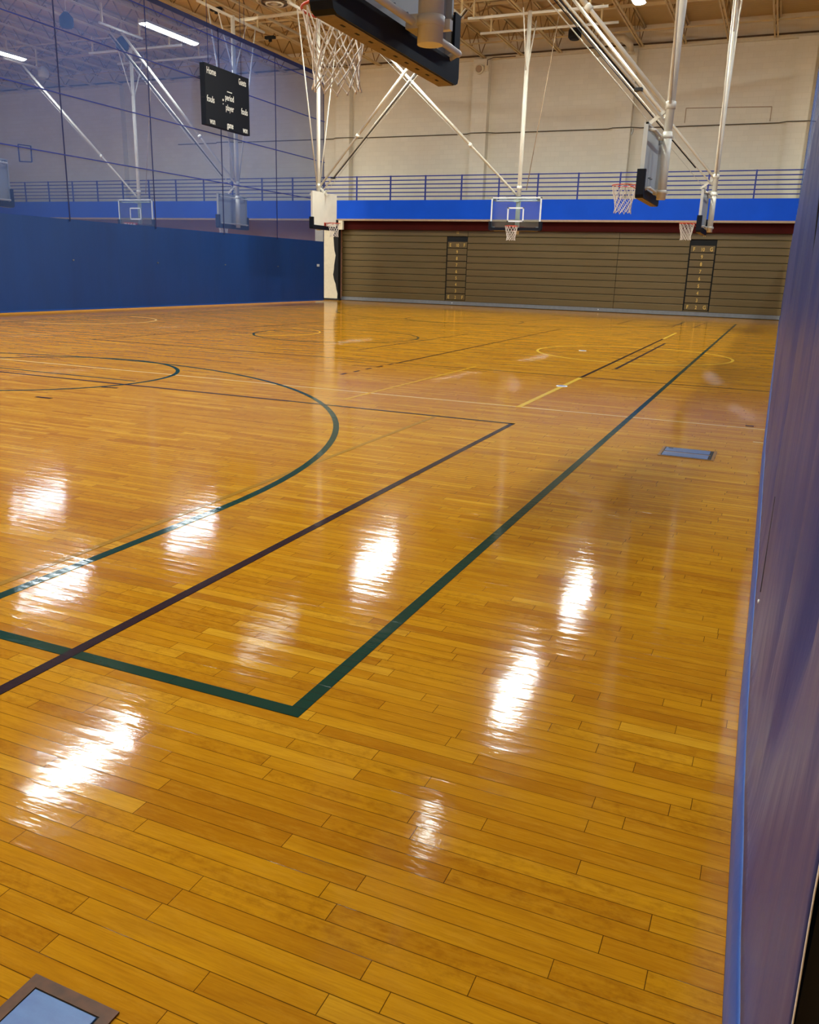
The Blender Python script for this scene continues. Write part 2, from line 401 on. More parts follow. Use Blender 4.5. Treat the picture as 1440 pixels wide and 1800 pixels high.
# balcony
BY = 35.95
bal = empty('balcony', (-20, BY, 3.6), 0, 'balcony with a wide blue fascia running under the far wall', 'balcony')
def part(mb, name, mat, root, **k):
    o = mb.build(name, mat, root, **k); o.matrix_parent_inverse = Matrix.Identity(4)
    inv = Matrix.Translation(-Vector(root.location)) if root.rotation_euler.z == 0 else (Matrix.Translation(root.location) @ Matrix.Rotation(root.rotation_euler.z, 4, 'Z')).inverted()
    o.data.transform(inv); return o
part(MB().box(XL + .01, XR - .01, BY, BY + .14, 3.65, 4.45), 'fascia', M['fascia'], bal)
part(MB().box(XL + .01, XR - .01, BY - .02, BY + .2, 3.57, 3.65), 'fascia_lip', M['lip'], bal)
part(MB().box(XL + .01, XR - .01, BY + .14, YF - .002, 4.1, 4.3), 'walkway_slab', M['grey'], bal)
part(MB().box(-20.2, XR - .01, BY + .2, BY + .3, 3.2, 4.1), 'maroon_beam', M['maroonwall'], bal)
tag(MB().box(XL, XR, 37.62, 37.75, 0, 4.1).build('wall_under_balcony', M['litmaroon']), kind='structure')
# railing
rl = empty('railing', (-20, 36.1, 4.45), 0, 'blue steel railing of six bars standing on the balcony edge', 'railing')
for i in range(6):
    z = 4.61 + i * .168
    part(MB().bar((XL + .01, 36.05, z), (XR - .01, 36.05, z), .035, .042), 'rail', M['bluerail'], rl)
x = -1.5
while x > XL:
    part(MB().box(x - .028, x + .028, 36.03, 36.08, 4.45, 5.48), 'post', M['bluerail'], rl); x -= 1.69
x = .19
part(MB().box(x - .028, x + .028, 36.03, 36.08, 4.45, 5.48), 'post', M['bluerail'], rl)

# conduit on the wall (runs round the pilasters)
pts = [(5, YF - .05, 7.42)]
for x1 in (-.02, -6.7, -13.0, -19.8, -26.6):
    pts += [(x1 + .35, YF - .05, 7.42), (x1 + .04, YF - .40, 7.40), (x1 - .72, YF - .40, 7.40), (x1 - 1.0, YF - .05, 7.42)]
pts += [(-30, YF - .05, 7.42)]
tag(MB().tube(pts, .019, 6).build('wall_conduit', M['conduit']), 'thin dark conduit running level across the upper far wall', 'conduit')
def disc(name, x, y, z, r, dep, mat, label, cat):
    e = empty(name, (x, y, z), 0, label, cat)
    MB().tube([(0, 0, 0), (0, -dep, 0)], [r, r], 24).build('body', mat, e)
    MB().tube([(0, -dep, 0), (0, -dep - .02, 0)], [r * .72, r * .6], 24).build('grille', M['lip'], e)
    return e
disc('wall_speaker', -6.82, YF, 7.32, .2, .14, M['alu'], 'round white wall fixture on the dark conduit line', 'speaker')
e = disc('wall_speaker', -13.42, YF - .36, 9.95, .2, .12, M['cream'], 'cream oval wall fixture high up beside a pilaster', 'speaker')
MB().box(.28, .42, -.1, 0, -.1, .12).build('junction_box', M['cream'], e)
MB().tube([(.36, -.05, .1), (.36, -.05, .35), (.6, -.03, .42), (1.6, 0, .42)], .02, 6).build('feed_pipe', M['beampaint'], e)
o = MB()
for a, b in (((-4.6, 7.55), (-4.6, 8.1)), ((-4.6, 8.1), (-1.37, 8.02)), ((-1.37, 8.02), (-1.37, 7.5))):
    o.bar((a[0], YF - .015, a[1]), (b[0], YF - .015, b[1]), .02, .03)
tag(o.build('wall_outline', M['lip']), 'thin painted bracket-shaped outline on the upper right wall', 'wall marking')
o = MB(); q = [(-41.3, 7.74), (-40.33, 7.62), (-40.36, 6.78), (-41.3, 6.83)]
for i in range(4): o.bar((q[i][0], YF - .03, q[i][1]), (q[(i + 1) % 4][0], YF - .03, q[(i + 1) % 4][1]), .04, .05)
tag(o.build('square_wall_outline', M['bluerail']), 'small dark square outline on the wall seen behind the mesh', 'wall marking')
e = empty('ceiling_duct', (-7.4, 36.4, 10.2), 0, 'cream duct elbow tucked under the roof by the far wall', 'duct')
MB().tube([(-1.0, 1.88, .1), (-.8, 1.2, .3), (-.3, .9, .42), (.2, .9, .40), (.45, 1.1, .2), (.5, 1.2, -.05)], [.13, .15, .15, .15, .14, .12], 16).build('elbow', M['cream'], e)
MB().tube([(.5, 1.2, -.05), (.5, 1.2, -.12)], [.16, .16], 16).build('collar', M['cream'], e)

# cream end pier beside the bleachers
e = empty('end_pier', (-19.7, 35.9, 0), 0, 'tall cream pier panel between mesh curtain and bleachers', 'pier')
n = 16; L = []; Rr = []
for i in range(n + 1):
    z = .08 + i * (3.47 / n); wv = .05 * math.sin(i * .9) + (.16 if i < 4 else 0) * (1 - i / 4) + .02 * math.sin(i * 2.3)
    L.append((-.75, z)); Rr.append((.27 + wv, z))
MB().prism(L + Rr[::-1], -.06, .06, 'y').build('panel', M['cream'], e)
MB().prism([(r[0], r[1]) for r in Rr] + [(.47, 3.55), (.47, .08)], -.05, .2, 'y').build('dark_edge', M['dark'], e)
MB().box(-.75, .5, -.05, .2, 0, .08).build('base_strip', M['black'], e)
MB().box(-.09 + .6, .1 + .62, -.12, .02, 3.17, 3.56).build('bracket', M['cream'], e)

# ---------------------------------------------------------------- court lines (painted parts of the floor)
ZL = .0012
def line(name, pts, wd, mat, label, lift=0.0):
    MB().strip(pts, wd, -.01, ZL + lift).build(name, mat, fl, label=label)
def arc(cx, cy, r, a0, a1, n=72): return [(cx + r * math.cos(math.radians(a0 + (a1 - a0) * i / n)), cy + r * math.sin(math.radians(a0 + (a1 - a0) * i / n))) for i in range(n + 1)]
G = M['green']; W5 = .05
line('court_line', [(-1.305, 2.1175), (-1.305, 31.3)], .055, G, 'long dark green court side line', .0006)
line('court_line', [(-1.285, 2.145), (-16.7, 2.145)], .055, G, 'dark green court end line', .0004)
line('court_line', [(-16.7, 2.145), (-16.7, 31.3)], .055, G, 'far dark green court side line')
line('court_line', [(-1.30, 31.3), (-16.7, 31.3)], .055, G, 'far dark green court end line')
arc3 = [(-2.985, 2.15)] + arc(-9.0, 4.0, 6.03, 0, 180) + [(-15.0, 2.15)]
line('three_point_arc', arc3, .055, G, 'dark green three point arc', .0006)
arc3b = [(-2.985, 31.3)] + arc(-9.0, 29.4, 6.03, 0, -180) + [(-15.0, 31.3)]
line('three_point_arc', arc3b, .055, G, 'far green three point arc', .0006)
line('free_throw_circle', arc(-9.0, 8.28, 1.83, -60, 240), .055, G, 'green free throw circle', .0008)
line('center_circle', arc(-9.0, 16.72, 1.83, 0, 360), .05, G, 'green centre circle', .0008)
line('free_throw_circle', arc(-9.0, 25.1, 1.83, 0, 360), .05, G, 'far green free throw circle', .0008)
line('court_line', [(-7.18, 2.15), (-7.5, 8.28)], .0001, G, None) if False else None
P_ = M['purple']
line('court_line', [(-2.285, -5), (-2.285, 7.95)], .05, P_, 'dark purple court side line', .0010)
line('court_line', [(-2.26, 7.93), (-16.5, 7.99)], .045, P_, 'dark purple court end line', .0010)
line('court_line', [(-7.3, 8.25), (-12.5, 8.28)], .04, G, 'green free throw line')
MR = M['maroon']
line('court_line', [(-11.95, 12.42), (1.2, 12.3)], .045, MR, 'maroon cross line')
line('court_line', [(-11.95, 12.42), (-11.6, 21.3), (-11.6, 23.4)], .045, MR, 'maroon side line on the left')
line('court_line', [(-12, 9.9), (-16.6, 9.9)], .04, MR, 'maroon line by the mesh curtain')
line('court_line', [(-5.53, 12.3), (-5.53, 23.5)], .045, MR, 'maroon middle line')
for i in range(5): line('line_dash', [(-5.55, 10.45 + i * .4), (-5.55, 10.62 + i * .4)], .045, MR, 'short maroon dash')
line('court_line', [(-2.54, 12.25), (-2.54, 21.65)], .055, MR, 'maroon stripe over the yellow line', .0012)
line('court_line', [(-2.31, 13.8), (-2.31, 20.2)], .05, P_, 'short dark stripe beside the yellow line', .0012)
line('court_line', [(-7.05, 13.95), (-6.87, 19.5)], .04, P_, 'short dark far line')
for a, b in (((-7.45, 26.1), (-6.95, 29.1)), ((-4.66, 27.35), (-4.69, 30.4)), ((-2.38, 27.2), (-2.3, 31.0)), ((-3.0, 27.3), (-3.0, 30.5))):
    line('court_line', [a, b], .045, P_, 'short dark line near the bleachers')
for y in (21.5, 25.1): line('court_line', [(-16.5, y), (1.2, y)], .035, M['olive'], 'thin faint line near the bleachers')
YL = M['yellow']
line('court_line', [(-16.5, 9.06), (1.2, 9.02)], .036, M['white'], 'white cross line')
line('court_line', [(-2.54, 9.0), (-2.54, 24.5)], .06, YL, 'yellow side line', .0004)
line('yellow_circle', arc(-2.5, 16.72, 1.83, 0, 360), .05, YL, 'yellow circle around a floor socket', .0002)
line('court_line', [(-4.42, 8.4), (-4.32, 12.7)], .04, M['paleyellow'], 'faint yellow line', .0002)
line('court_line', [(-3.1, 2.2), (-3.1, 8.0)], .04, M['olive'], 'faint olive line beside the green arc', .0002)
line('yellow_circle', arc(-10.9, 16.7, 1.3, -90, 90), .04, YL, 'small yellow half circle', .0002)
line('white_circle', arc(-16.4, 16.72, 1.83, -90, 90), .045, M['white'], 'white half circle by the mesh curtain', .0002)
for a, b in (((-7.27, 6.66), (-7.06, 6.67)), ((-7.25, 7.63), (-7.05, 7.66)), ((-.16, 9.16), (-.08, 9.16))):
    line('lane_tick', [a, b], .05, MR, 'short dark lane tick', .0012)
line('court_line', [(-.06, 8.24), (.05, 8.24)], .03, M['white'], 'short white tick', .0006)

# floor plates
def plate(x0, x1, y0, y1, label, rows=1, b=.022):
    e = empty('floor_plate', ((x0 + x1) / 2, (y0 + y1) / 2, 0), 0, label, 'floor plate')
    hx, hy = (x1 - x0) / 2, (y1 - y0) / 2
    f = MB().box(-hx, hx, -hy, -hy + b, -.01, .004).box(-hx, hx, hy - b, hy, -.01, .004).box(-hx, -hx + b, -hy + b, hy - b, -.01, .004).box(hx - b, hx, -hy + b, hy - b, -.01, .004)
    if rows == 2: f.box(-hx + .012, hx - .04, -.012, .012, -.01, .004)
    f.build('frame', M['brass'] if rows == 2 else M['oldframe'], e)
    MB().box(-hx + b, hx - b, -hy + b, hy - b, -.01, .0022).build('gasket', M['dark'], e)
    if rows == 2:
        for yy0, yy1 in ((-hy + .03, -.018), (.018, hy - .03)):
            MB().box(-hx + .03, hx - .05, yy0, yy1, -.01, .0055).build('cover', M['plate'], e, bevel=.001)
        MB().box(-hx + .05, -hx + .09, hy - .07, hy - .045, 0, .0062).build('finger_slot', M['dark'], e)
    else:
        MB().box(-hx + b + .004, hx - b - .004, -hy + b + .004, hy - b - .004, -.01, .0055).build('cover', M['plate'], e, bevel=.001)
    return e
plate(-.78, -.33, 7.14, 7.56, 'blue double floor plate lying right of the long green line', 2)
plate(-1.23, -1.01, .66, .984, 'blue floor plate at the bottom left corner, nearest the viewer', 1, .026)
def socket(x, y, r, label):
    e = empty('floor_socket', (x, y, 0), 0, label, 'floor socket')
    MB().tube([(0, 0, -.01), (0, 0, .005)], [r, r], 24).build('ring', M['alu'], e); MB().tube([(0, 0, -.01), (0, 0, .0065)], [r * .7, r * .7], 24).build('cap', M['plate'], e)
socket(-2.55, 11.12, .075, 'small round floor socket on the yellow line')
socket(-3.5, 16.84, .075, 'small round floor socket inside the yellow circle')

# ---------------------------------------------------------------- lamps
def lamp():
    e = empty('ceiling_lamp', (0, 0, 0))
    MB().prism([(-.2, 0), (-.14, .1), (.14, .1), (.2, 0), (.19, -.01), (-.19, -.01)], -1.47, 1.47, 'y').build('housing', M['housing'], e)
    MB().prism([(.175 * math.cos(PI * q / 10), -.012 - .05 * math.sin(PI * q / 10)) for q in range(11)], -1.44, 1.44, 'y').build('diffuser', M['lamp'], e)
    for y in (-1.1, 1.1): MB().tube([(0, y, .1), (0, y, .95)], .008, 6).build('hanger', M['cableline'], e)
    return e
proto = lamp(); first = True
xn = {10.6: 'farthest row beyond the near curtain', 2.7: 'first row beyond the near curtain', -5.2: 'right hand row', -13.1: 'row left of centre', -21.8: 'row just behind the mesh curtain', -30.6: 'farthest row behind the mesh curtain'}
yn = {-2.8: 'behind the viewer', 4.8: 'over the near hoops', 12.4: 'over the white cross line', 20.0: 'over the middle of the hall', 27.6: 'nearest the far wall'}
for x in LAMP_X:
    for y in LAMP_Y:
        if x > 0 and y < 12: continue
        o = proto if first else copy_tree(proto); first = False
        o.location = (x, y, LAMP_Z); tag(o, 'long white ceiling lamp, %s, %s' % (xn[x], yn[y]), 'lamp', 'ceiling lamps')
        if (x, y) in ((-5.2, 12.4), (-13.1, 20.0)) or y < 0:
            for ch in KIDS(o):
                if ch.name.startswith('diffuser'):
                    ch.data = ch.data.copy(); ch.data.materials[0] = M['faintlamp'] if x == -13.1 and y == 20.0 else M['dimlamp']
            o['label'] = 'long dim ceiling lamp, %s, %s' % (xn[x], yn[y])

# ---------------------------------------------------------------- basketball units (local: +x = the way the hoop faces)
def net_mb(n=12, rows=6, seed=1, wd=.0052):
    rnd = random.Random(seed); o = MB()
    rad = [.222, .198, .176, .16, .15, .147, .158]; zz = [-.012, -.15, -.225, -.295, -.36, -.42, -.475]
    def pt(k, j):
        a = 2 * PI * (k + (.5 if j % 2 else 0)) / n
        jr = 0 if j == 0 else .006
        rnd2 = random.Random(seed * 1000 + (k % n) * 17 + j)
        return (rad[j] * math.cos(a) + rnd2.uniform(-jr, jr), rad[j] * math.sin(a) + rnd2.uniform(-jr, jr), zz[j] + rnd2.uniform(-jr, jr) * 1.5)
    for j in range(rows):
        for k in range(n):
            a = pt(k, j)
            if j % 2 == 0: nb = (pt(k, j + 1), pt(k - 1, j + 1))
            else: nb = (pt(k, j + 1), pt((k + 1), j + 1))
            for b in nb: o.tube([a, b], wd, 5, cap=False)
    for k in range(n):   # twisted knots
        for j in range(1, rows + 1):
            a = Vector(pt(k, j)); o.tube([a + Vector((0, 0, .009)), a - Vector((0, 0, .009))], wd * 1.5, 5)
    return o
NETS = [net_mb(seed=s) for s in (3, 5, 8)]
def hoop_unit(x, y, rz, kind, label, brace='front', seed=0, sides=True, fine=True, brace_sgn=-1):
    e = empty('basketball_hoop', (x, y, 0), rz, label, 'basketball hoop', 'ceiling hung basketball hoops')
    HW = .915; ZB, ZT, DR = {'grey': (2.86, 3.96, .105), 'white': (2.90, 4.11, .09), 'glass': (2.965, 4.03, .05)}[kind]
    pole = M['pole']
    if kind == 'glass':
        b = MB().box(-.018, -.006, -HW + .03, HW - .03, ZB + .03, ZT - .03).build('backboard', M['glass'], e)
        f = MB()
        for s in (-1, 1): f.box(-.05, .002, s * HW - .045 * (s > 0), s * HW + .045 * (s < 0), ZB, ZT)
        f.box(-.05, .002, -HW, HW, ZB, ZB + .045).box(-.05, .002, -HW, HW, ZT - .045, ZT)
        f.build('board_frame', M['alu'], b)
        q = MB(); q.box(-.004, -.001, -.305, .305, ZB + .68, ZB + .73).box(-.004, -.001, -.305, .305, ZB + .24, ZB + .29)
        for s in (-1, 1): q.box(-.004, -.001, s * .28 - .025, s * .28 + .025, ZB + .24, ZB + .73)
        q.build('shooter_square', M['alu'], b)
    else:
        mat = M['steelboard'] if kind == 'grey' else M['whiteboard']
        b = MB().box(-.03, -.002, -HW, HW, ZB, ZT).build('backboard', mat, e)
        f = MB()
        for s in (-1, 1): f.box(-.075, -.03, s * HW - .03 * (s > 0), s * HW + .03 * (s < 0), ZB + .03, ZT)
        f.box(-.075, -.03, -HW, HW, ZT - .03, ZT).prism([(-.09, ZB + .02), (-.03, ZB + .02), (-.03, ZB + .10)], -HW, HW, 'y')
        f.build('board_rim_flange', M['whiteboard'] if kind != 'grey' else M['steelboard'], b)
    # padding: U channel along the bottom and up both sides
    cr = .055
    out = [(-HW - .06, 3.22), (-HW - .06, ZB - DR + cr), (-HW - .06 + cr * .3, ZB - DR + cr * .3), (-HW - .06 + cr, ZB - DR)]
    out += [(-p[0], p[1]) for p in out[::-1]]
    inn = [(HW - .05, 3.22), (HW - .05, ZB + .05), (-HW + .05, ZB + .05), (-HW + .05, 3.22)]
    n = 8
    def uprof(ax0, ax1, o_, i_):
        pm = MB()
        # left column, bottom, right column as quads to keep it manifold
        segs = [[o_[0], o_[1], i_[2], i_[3]], [o_[1], o_[2], o_[3], i_[2]], [o_[3], o_[4], i_[1], i_[2]], [o_[4], o_[5], o_[6], i_[1]], [o_[6], o_[7], i_[0], i_[1]]]
        for sgm in segs: pm.prism(sgm, ax0, ax1, 'x')
        return pm
    pm = uprof(.0, .028, out, inn)
    inn2 = [(HW + .012, 3.22), (HW + .012, ZB - .012), (-HW - .012, ZB - .012), (-HW - .012, 3.22)]
    pm2 = uprof(-.10, .001, out, inn2); pm.add(pm2.v, pm2.f)
    pm3 = uprof(-.112, -.098, out, inn); pm.add(pm3.v, pm3.f)
    pd = pm.build('board_padding', M['pad'], e)
    MB().box(-.095, .022, -HW + .0, HW - .0, ZB - DR - .004, ZB - DR + .0005).build('padding_underside', M['padfoam'], pd, label='tan underside strip')
    if fine:
        for i in range(9):
            yy = -.74 + i * .18; MB().box(-.05, -.036, yy, yy + .045, ZB - DR - .006, ZB - DR - .0035).build('padding_slot', M['dark'], pd)
    # rim
    rz_ = 3.05; RC = .385
    r = MB().torus((RC, 0, rz_), .2286, .009, 40, 8)
    rim = r.build('rim', M['orange'], e)
    bk = MB().box(0, .014, -.07, .07, rz_ - .15, rz_ + .02).box(.014, RC - .215, -.06, .06, rz_ - .016, rz_ - .01)
    for s in (-1, 1): bk.tube([(.012, s * .06, rz_ - .13), (RC - .1, s * .2, rz_ - .008)], .007, 6); bk.tube([(.012, s * .055, rz_), (RC - .13, s * .18, rz_)], .007, 6)
    bk.build('rim_bracket', M['orange'], rim)
    hk = MB()
    for k in range(12):
        a = 2 * PI * k / 12; hk.tube([(RC + .222 * math.cos(a), .222 * math.sin(a), rz_ - .004), (RC + .222 * math.cos(a), .222 * math.sin(a), rz_ - .02)], .004, 4)
    hk.build('net_hooks', M['orange'], rim)
    src = NETS[seed % 3]; nm = MB(); nm.add([(v[0] + RC, v[1], v[2] + rz_) for v in src.v], src.f, True)
    nm.build('net', M['cord'], e, fix=False)
    # mast
    mx = -.28
    mast = MB().tube([(mx, 0, 2.83), (mx, 0, 9.9)], .072, 20).build('mast', pole, e)
    MB().tube([(mx, 0, 2.80), (mx, 0, 3.93)], .081, 20).build('mast_sleeve', pole, mast)
    for z in (2.93, ZT - .11):
        cl = MB().tube([(mx, 0, z - .03), (mx, 0, z + .03)], .088, 20)
        cl.box(mx + .06, mx + .15, -.13, .05, z - .04, z + .04).box(mx - .10, mx - .02, -.125, -.075, z - .03, z + .03)
        cl.build('mast_clamp', pole, mast)
    MB().tube([(mx, 0, 4.3), (mx, 0, 4.42)], .09, 20).build('brace_collar', pole, mast)
    # bent strut bars holding the board
    bx = -.175
    for z in (2.93, ZT - .11):
        ze = ZB + .02 if z < 3.4 else ZT - .09
        pts = [(-.045, -.80, ze), (bx + .03, -.80, z), (bx, -.79, z), (bx, -.76, z), (bx, .76, z), (bx, .79, z), (bx + .03, .80, z), (-.045, .80, ze)]
        MB().tube(pts, .024, 12).build('board_strut', pole, e)
    for s in (-1, 1):
        for z in (ZB + .03, ZT - .09): MB().box(-.05, -.028, s * .80 - .045, s * .80 + .045, z - .04, z + .05).build('strut_foot', M['grey'], e)
    if kind != 'glass' and fine:
        for yy in (-.1, .1):
            for z in (3.02, 3.16): MB().tube([(-.03, yy, z), (-.08, yy, z)], .009, 8).build('rim_bolt', M['grey'], e)
    # braces
    def br(name, p, q, r_, mat=pole, collar=False):
        m_ = MB(); m_.tube([p, q], r_, 12)
        if collar:
            c0 = Vector(p).lerp(Vector(q), .30); c1 = Vector(p).lerp(Vector(q), .315); m_.tube([c0, c1], r_ * 1.7, 12)
            c1 = Vector(p).lerp(Vector(q), 1.0); m_.tube([c0, c1], r_ * 1.25, 12)
        return m_.build(name, mat, e)
    if brace == 'front':
        br('diagonal_brace', (mx + .08, 0.0, 4.36), (mx + 5.0, 0, 9.72), .038, collar=True)
        br('folding_brace', (mx + .08, .05, 4.12), (mx + 5.5, .05, 9.75), .021)
        br('folding_cable', (mx + .60, .05, 4.60), (mx + 5.55, .05, 9.70), .017, M['black'])
        br('hoist_cable', (mx + .3, -.1, 4.05), (mx + 5.9, -.1, 9.9), .006, M['cableline'])
        MB().bar((mx + .09, 0, 4.27), (mx + .40, 0, 4.02), .05, .06).build('brace_lug', pole, e)
        hx = mx + 5.0
        MB().tube([(hx, -1.15, 9.78), (hx, 1.15, 9.78)], .045, 12).build('hanger_pipe', pole, e)
    else:
        s = brace_sgn
        br('diagonal_brace', (mx, s * .08, 4.12), (mx, s * 6.0, 9.6), .04, collar=True)
        br('hoist_cable', (mx, s * .3, 4.3), (mx, s * 6.6, 9.9), .007, M['cableline'])
        br('folding_cable', (mx - .2, -s * .2, 4.3), (mx - .2, -s * .95, 9.8), .014, M['lip'])
        MB().tube([(mx - 1.0, s * 6.0, 9.68), (mx + 1.0, s * 6.0, 9.68)], .045, 12).build('hanger_pipe', pole, e)
        MB().box(mx - .12, mx + .1, -.45, .12, 4.0, 4.06).build('crank_bracket', M['dark'], e)
    if sides:
        for s in (-1, 1):
            br('side_brace', (mx, s * .10, 4.38), (mx, s * 1.42, 9.8), .024)
            br('upper_brace', (mx, s * .08, 8.15), (mx, s * .85, 9.8), .022)
    else:
        for s in (-1, 1): br('upper_brace', (mx + s * .08, 0, 8.1), (mx + s * .8, 0, 9.8), .022)
    hp = MB()
    if brace == 'front': hp.tube([(mx, -2.0, 9.84), (mx, 2.0, 9.84)], .05, 12)
    else: hp.tube([(mx, -2.2, 9.84), (mx, 2.6, 9.84)], .045, 12).tube([(mx - 1.9, -2.4, 9.84), (mx - 1.9, 2.6, 9.84)], .045, 12)
    hp.build('hanger_pipe', pole, e)
    hg = MB()
    if brace == 'front':
        for s in (-1, 1): hg.box(mx - .03, mx + .03, s * 1.6 - .03, s * 1.6 + .03, 9.86, 10.45)
        for s in (-1, 1): hg.box(mx + 5.0 - .03, mx + 5.0 + .03, s * 1.0 - .03, s * 1.0 + .03, 9.8, 10.45)
    else:
        for s in (-1, 1):
            for dx in (0, -1.9): hg.box(mx + dx - .03, mx + dx + .03, s * 2.0 - .03, s * 2.0 + .03, 9.86, 10.45)
            hg.box(mx + s * .8 - .03, mx + s * .8 + .03, s * 0 + brace_sgn * 6.0 - .03, brace_sgn * 6.0 + .03, 9.7, 10.45)
    hg.build('pipe_hanger', M['joist'], e)
    if brace == 'front' and fine:
        ac = MB().box(mx + .50, mx + .64, .02, .14, 4.60, 4.65); ac.build('latch', M['black'], e)
    return e
hoop_unit(-2.53, 5.40, PI, 'grey', 'nearest basketball hoop, its grey board back filling the top centre', seed=0)
hoop_unit(-2.53, 16.5, PI, 'grey', 'grey backed side hoop in the middle of the right row', seed=1)
hoop_unit(-2.53, 27.6, PI, 'grey', 'small far side hoop at the end of the right row, before the bleachers', seed=2, fine=False)
hoop_unit(-16.0, 28.78, 0, 'white', 'white boarded hoop beside the mesh curtain, facing right', seed=0)
hoop_unit(-9.02, 30.0, -PI / 2, 'glass', 'clear glass hoop facing the viewer before the bleachers', 'lateral', 1, False)
hoop_unit(-19.4, 16.6, PI, 'grey', 'grey board cut by the left frame edge, behind the mesh', seed=1, fine=False)
hoop_unit(-19.4, 27.7, PI, 'grey', 'grey board back seen through the mesh under the scoreboard', seed=2, fine=False)
hoop_unit(-25.95, 30.0, -PI / 2, 'glass', 'clear glass hoop seen through the mesh curtain on the left', 'lateral', 0, False)

# ---------------------------------------------------------------- divider curtain on the left
CX = -18.85; CY0, CY1 = 2.0, 33.8
cu = empty('divider_curtain', (CX, 18, 0), 0, 'long blue divider curtain on the left, mesh above and solid vinyl below', 'curtain')
def sheet(x, y0, y1, z0, z1, amp, nz, ny, seed, thick=.004):
    ph = random.Random(seed).uniform(0, 6); vs = []; fs = []
    for i in range(ny + 1):
        for j in range(nz + 1):
            y = y0 + (y1 - y0) * i / ny; z = z0 + (z1 - z0) * j / nz
            vs.append((x + amp * (math.sin(y * 2.1 + ph) * .6 + math.sin(y * .9 + z * .5 + ph) * .4) * math.sin(PI * (.1 + .8 * j / nz)), y, z))
    for i in range(ny):
        for j in range(nz): a = i * (nz + 1) + j; fs.append((a, a + nz + 1, a + nz + 2, a + 1))
    return MB().add(vs, fs, True)
part(sheet(CX, CY0, CY1, 2.56, 9.12, .012, 10, 120, 1), 'mesh_panel', M['mesh'], cu)
part(sheet(CX, CY0, CY1, .06, 2.56, .035, 14, 160, 2), 'vinyl_skirt', M['vinyl'], cu)
part(MB().box(CX - .012, CX + .012, CY0, CY1, 9.06, 9.2), 'top_hem', M['cable'], cu)
part(MB().box(CX - .01, CX + .01, CY0, CY1, .05, .1), 'bottom_hem', M['vinylhem'], cu)
part(MB().box(CX - .004, CX + .01, CY1 - .05, CY1, .06, 9.15), 'side_hem', M['cable'], cu)
for y in (4.5, 8.13, 11.76, 15.4, 19.03, 22.68, 26.38, 29.95):
    part(MB().bar((CX + .03, y, 2.5), (CX + .03, y, 9.15), .03, .02, (1, 0, 0)), 'webbing', M['cable'], cu)
    for z in (1.45,): part(MB().tube([(CX + .02, y, z), (CX + .06, y, z)], .02, 8), 'grommet', M['grey'], cu)
for z in (8.85, 7.40, 5.80, 4.25):
    part(MB().bar((CX + .035, CY0, z), (CX + .035, CY1, z), .02, .03), 'webbing', M['bluecord'], cu)
part(MB().box(CX + .03, CX + .05, 33.12, 33.32, 1.5, 1.6), 'label_patch', M['alu'], cu, label='small white patch')
for y in (3.0, 8.0, 13.0, 18.0, 23.0, 28.0, 33.0):
    part(MB().tube([(CX, y, 9.18), (CX, y, 10.45)], .01, 6), 'suspension_cable', M['cable'], cu)
# curtain roller pipe near the roof
# ---------------------------------------------------------------- scoreboard
SX = -18.45
sb = empty('scoreboard', (SX, 26.4, 6.9), 0, 'dark hanging scoreboard with white lettering before the mesh curtain', 'scoreboard')
y0, y1, z0, z1 = 25.05, 27.62, 5.95, 7.83
part(MB().box(SX - .2, SX, y0, y1, z0, z1), 'cabinet', M['scoreboard'], sb, bevel=.01)
part(MB().box(SX - .19, SX - .02, y0 - .006, y0 + .01, z0 + .82, z0 + .86), 'side_seam', M['dark'], sb)
for y in (25.4, 27.3): part(MB().tube([(SX - .1, y, z1), (SX - .1, y, 10.45)], .01, 6), 'suspension_cable', M['cable'], sb)
def sb_text(body, u, v, size, nm, sxx=.78):   # u,v: fraction across (left to right) and down
    y = y0 + (y1 - y0) * u; z = z1 - (z1 - z0) * v
    text_mesh(nm, body, size, M['lettering'], sb, (SX - sb.location.x + .004, y - sb.location.y, z - sb.location.z), (PI / 2, 0, PI / 2), sxx)
sb_text('Home', .14, .115, .29, 'home_lettering', .7); sb_text('Guests', .84, .115, .28, 'guests_lettering', .58)
sb_text('period', .53, .455, .27, 'period_lettering', .72); sb_text('player', .53, .625, .27, 'player_lettering', .72)
sb_text('fouls', .11, .57, .28, 'fouls_lettering', .8); sb_text('fouls', .875, .61, .28, 'fouls_lettering', .75)
sb_text('won', .135, .925, .28, 'won_lettering', .6); sb_text('game', .53, .915, .28, 'game_lettering', .62); sb_text('won', .885, .925, .28, 'won_lettering', .6)
part(MB().box(SX, SX + .01, 26.4 - .12, 26.4 + .16, 7.15, 7.18), 'dash_light', M['lettering'], sb)
for z, r_ in ((6.86, .035), (6.74, .018)): part(MB().tube([(SX, 26.03, z), (SX + .012, 26.03, z)], r_, 10), 'indicator_dot', M['lettering'], sb)

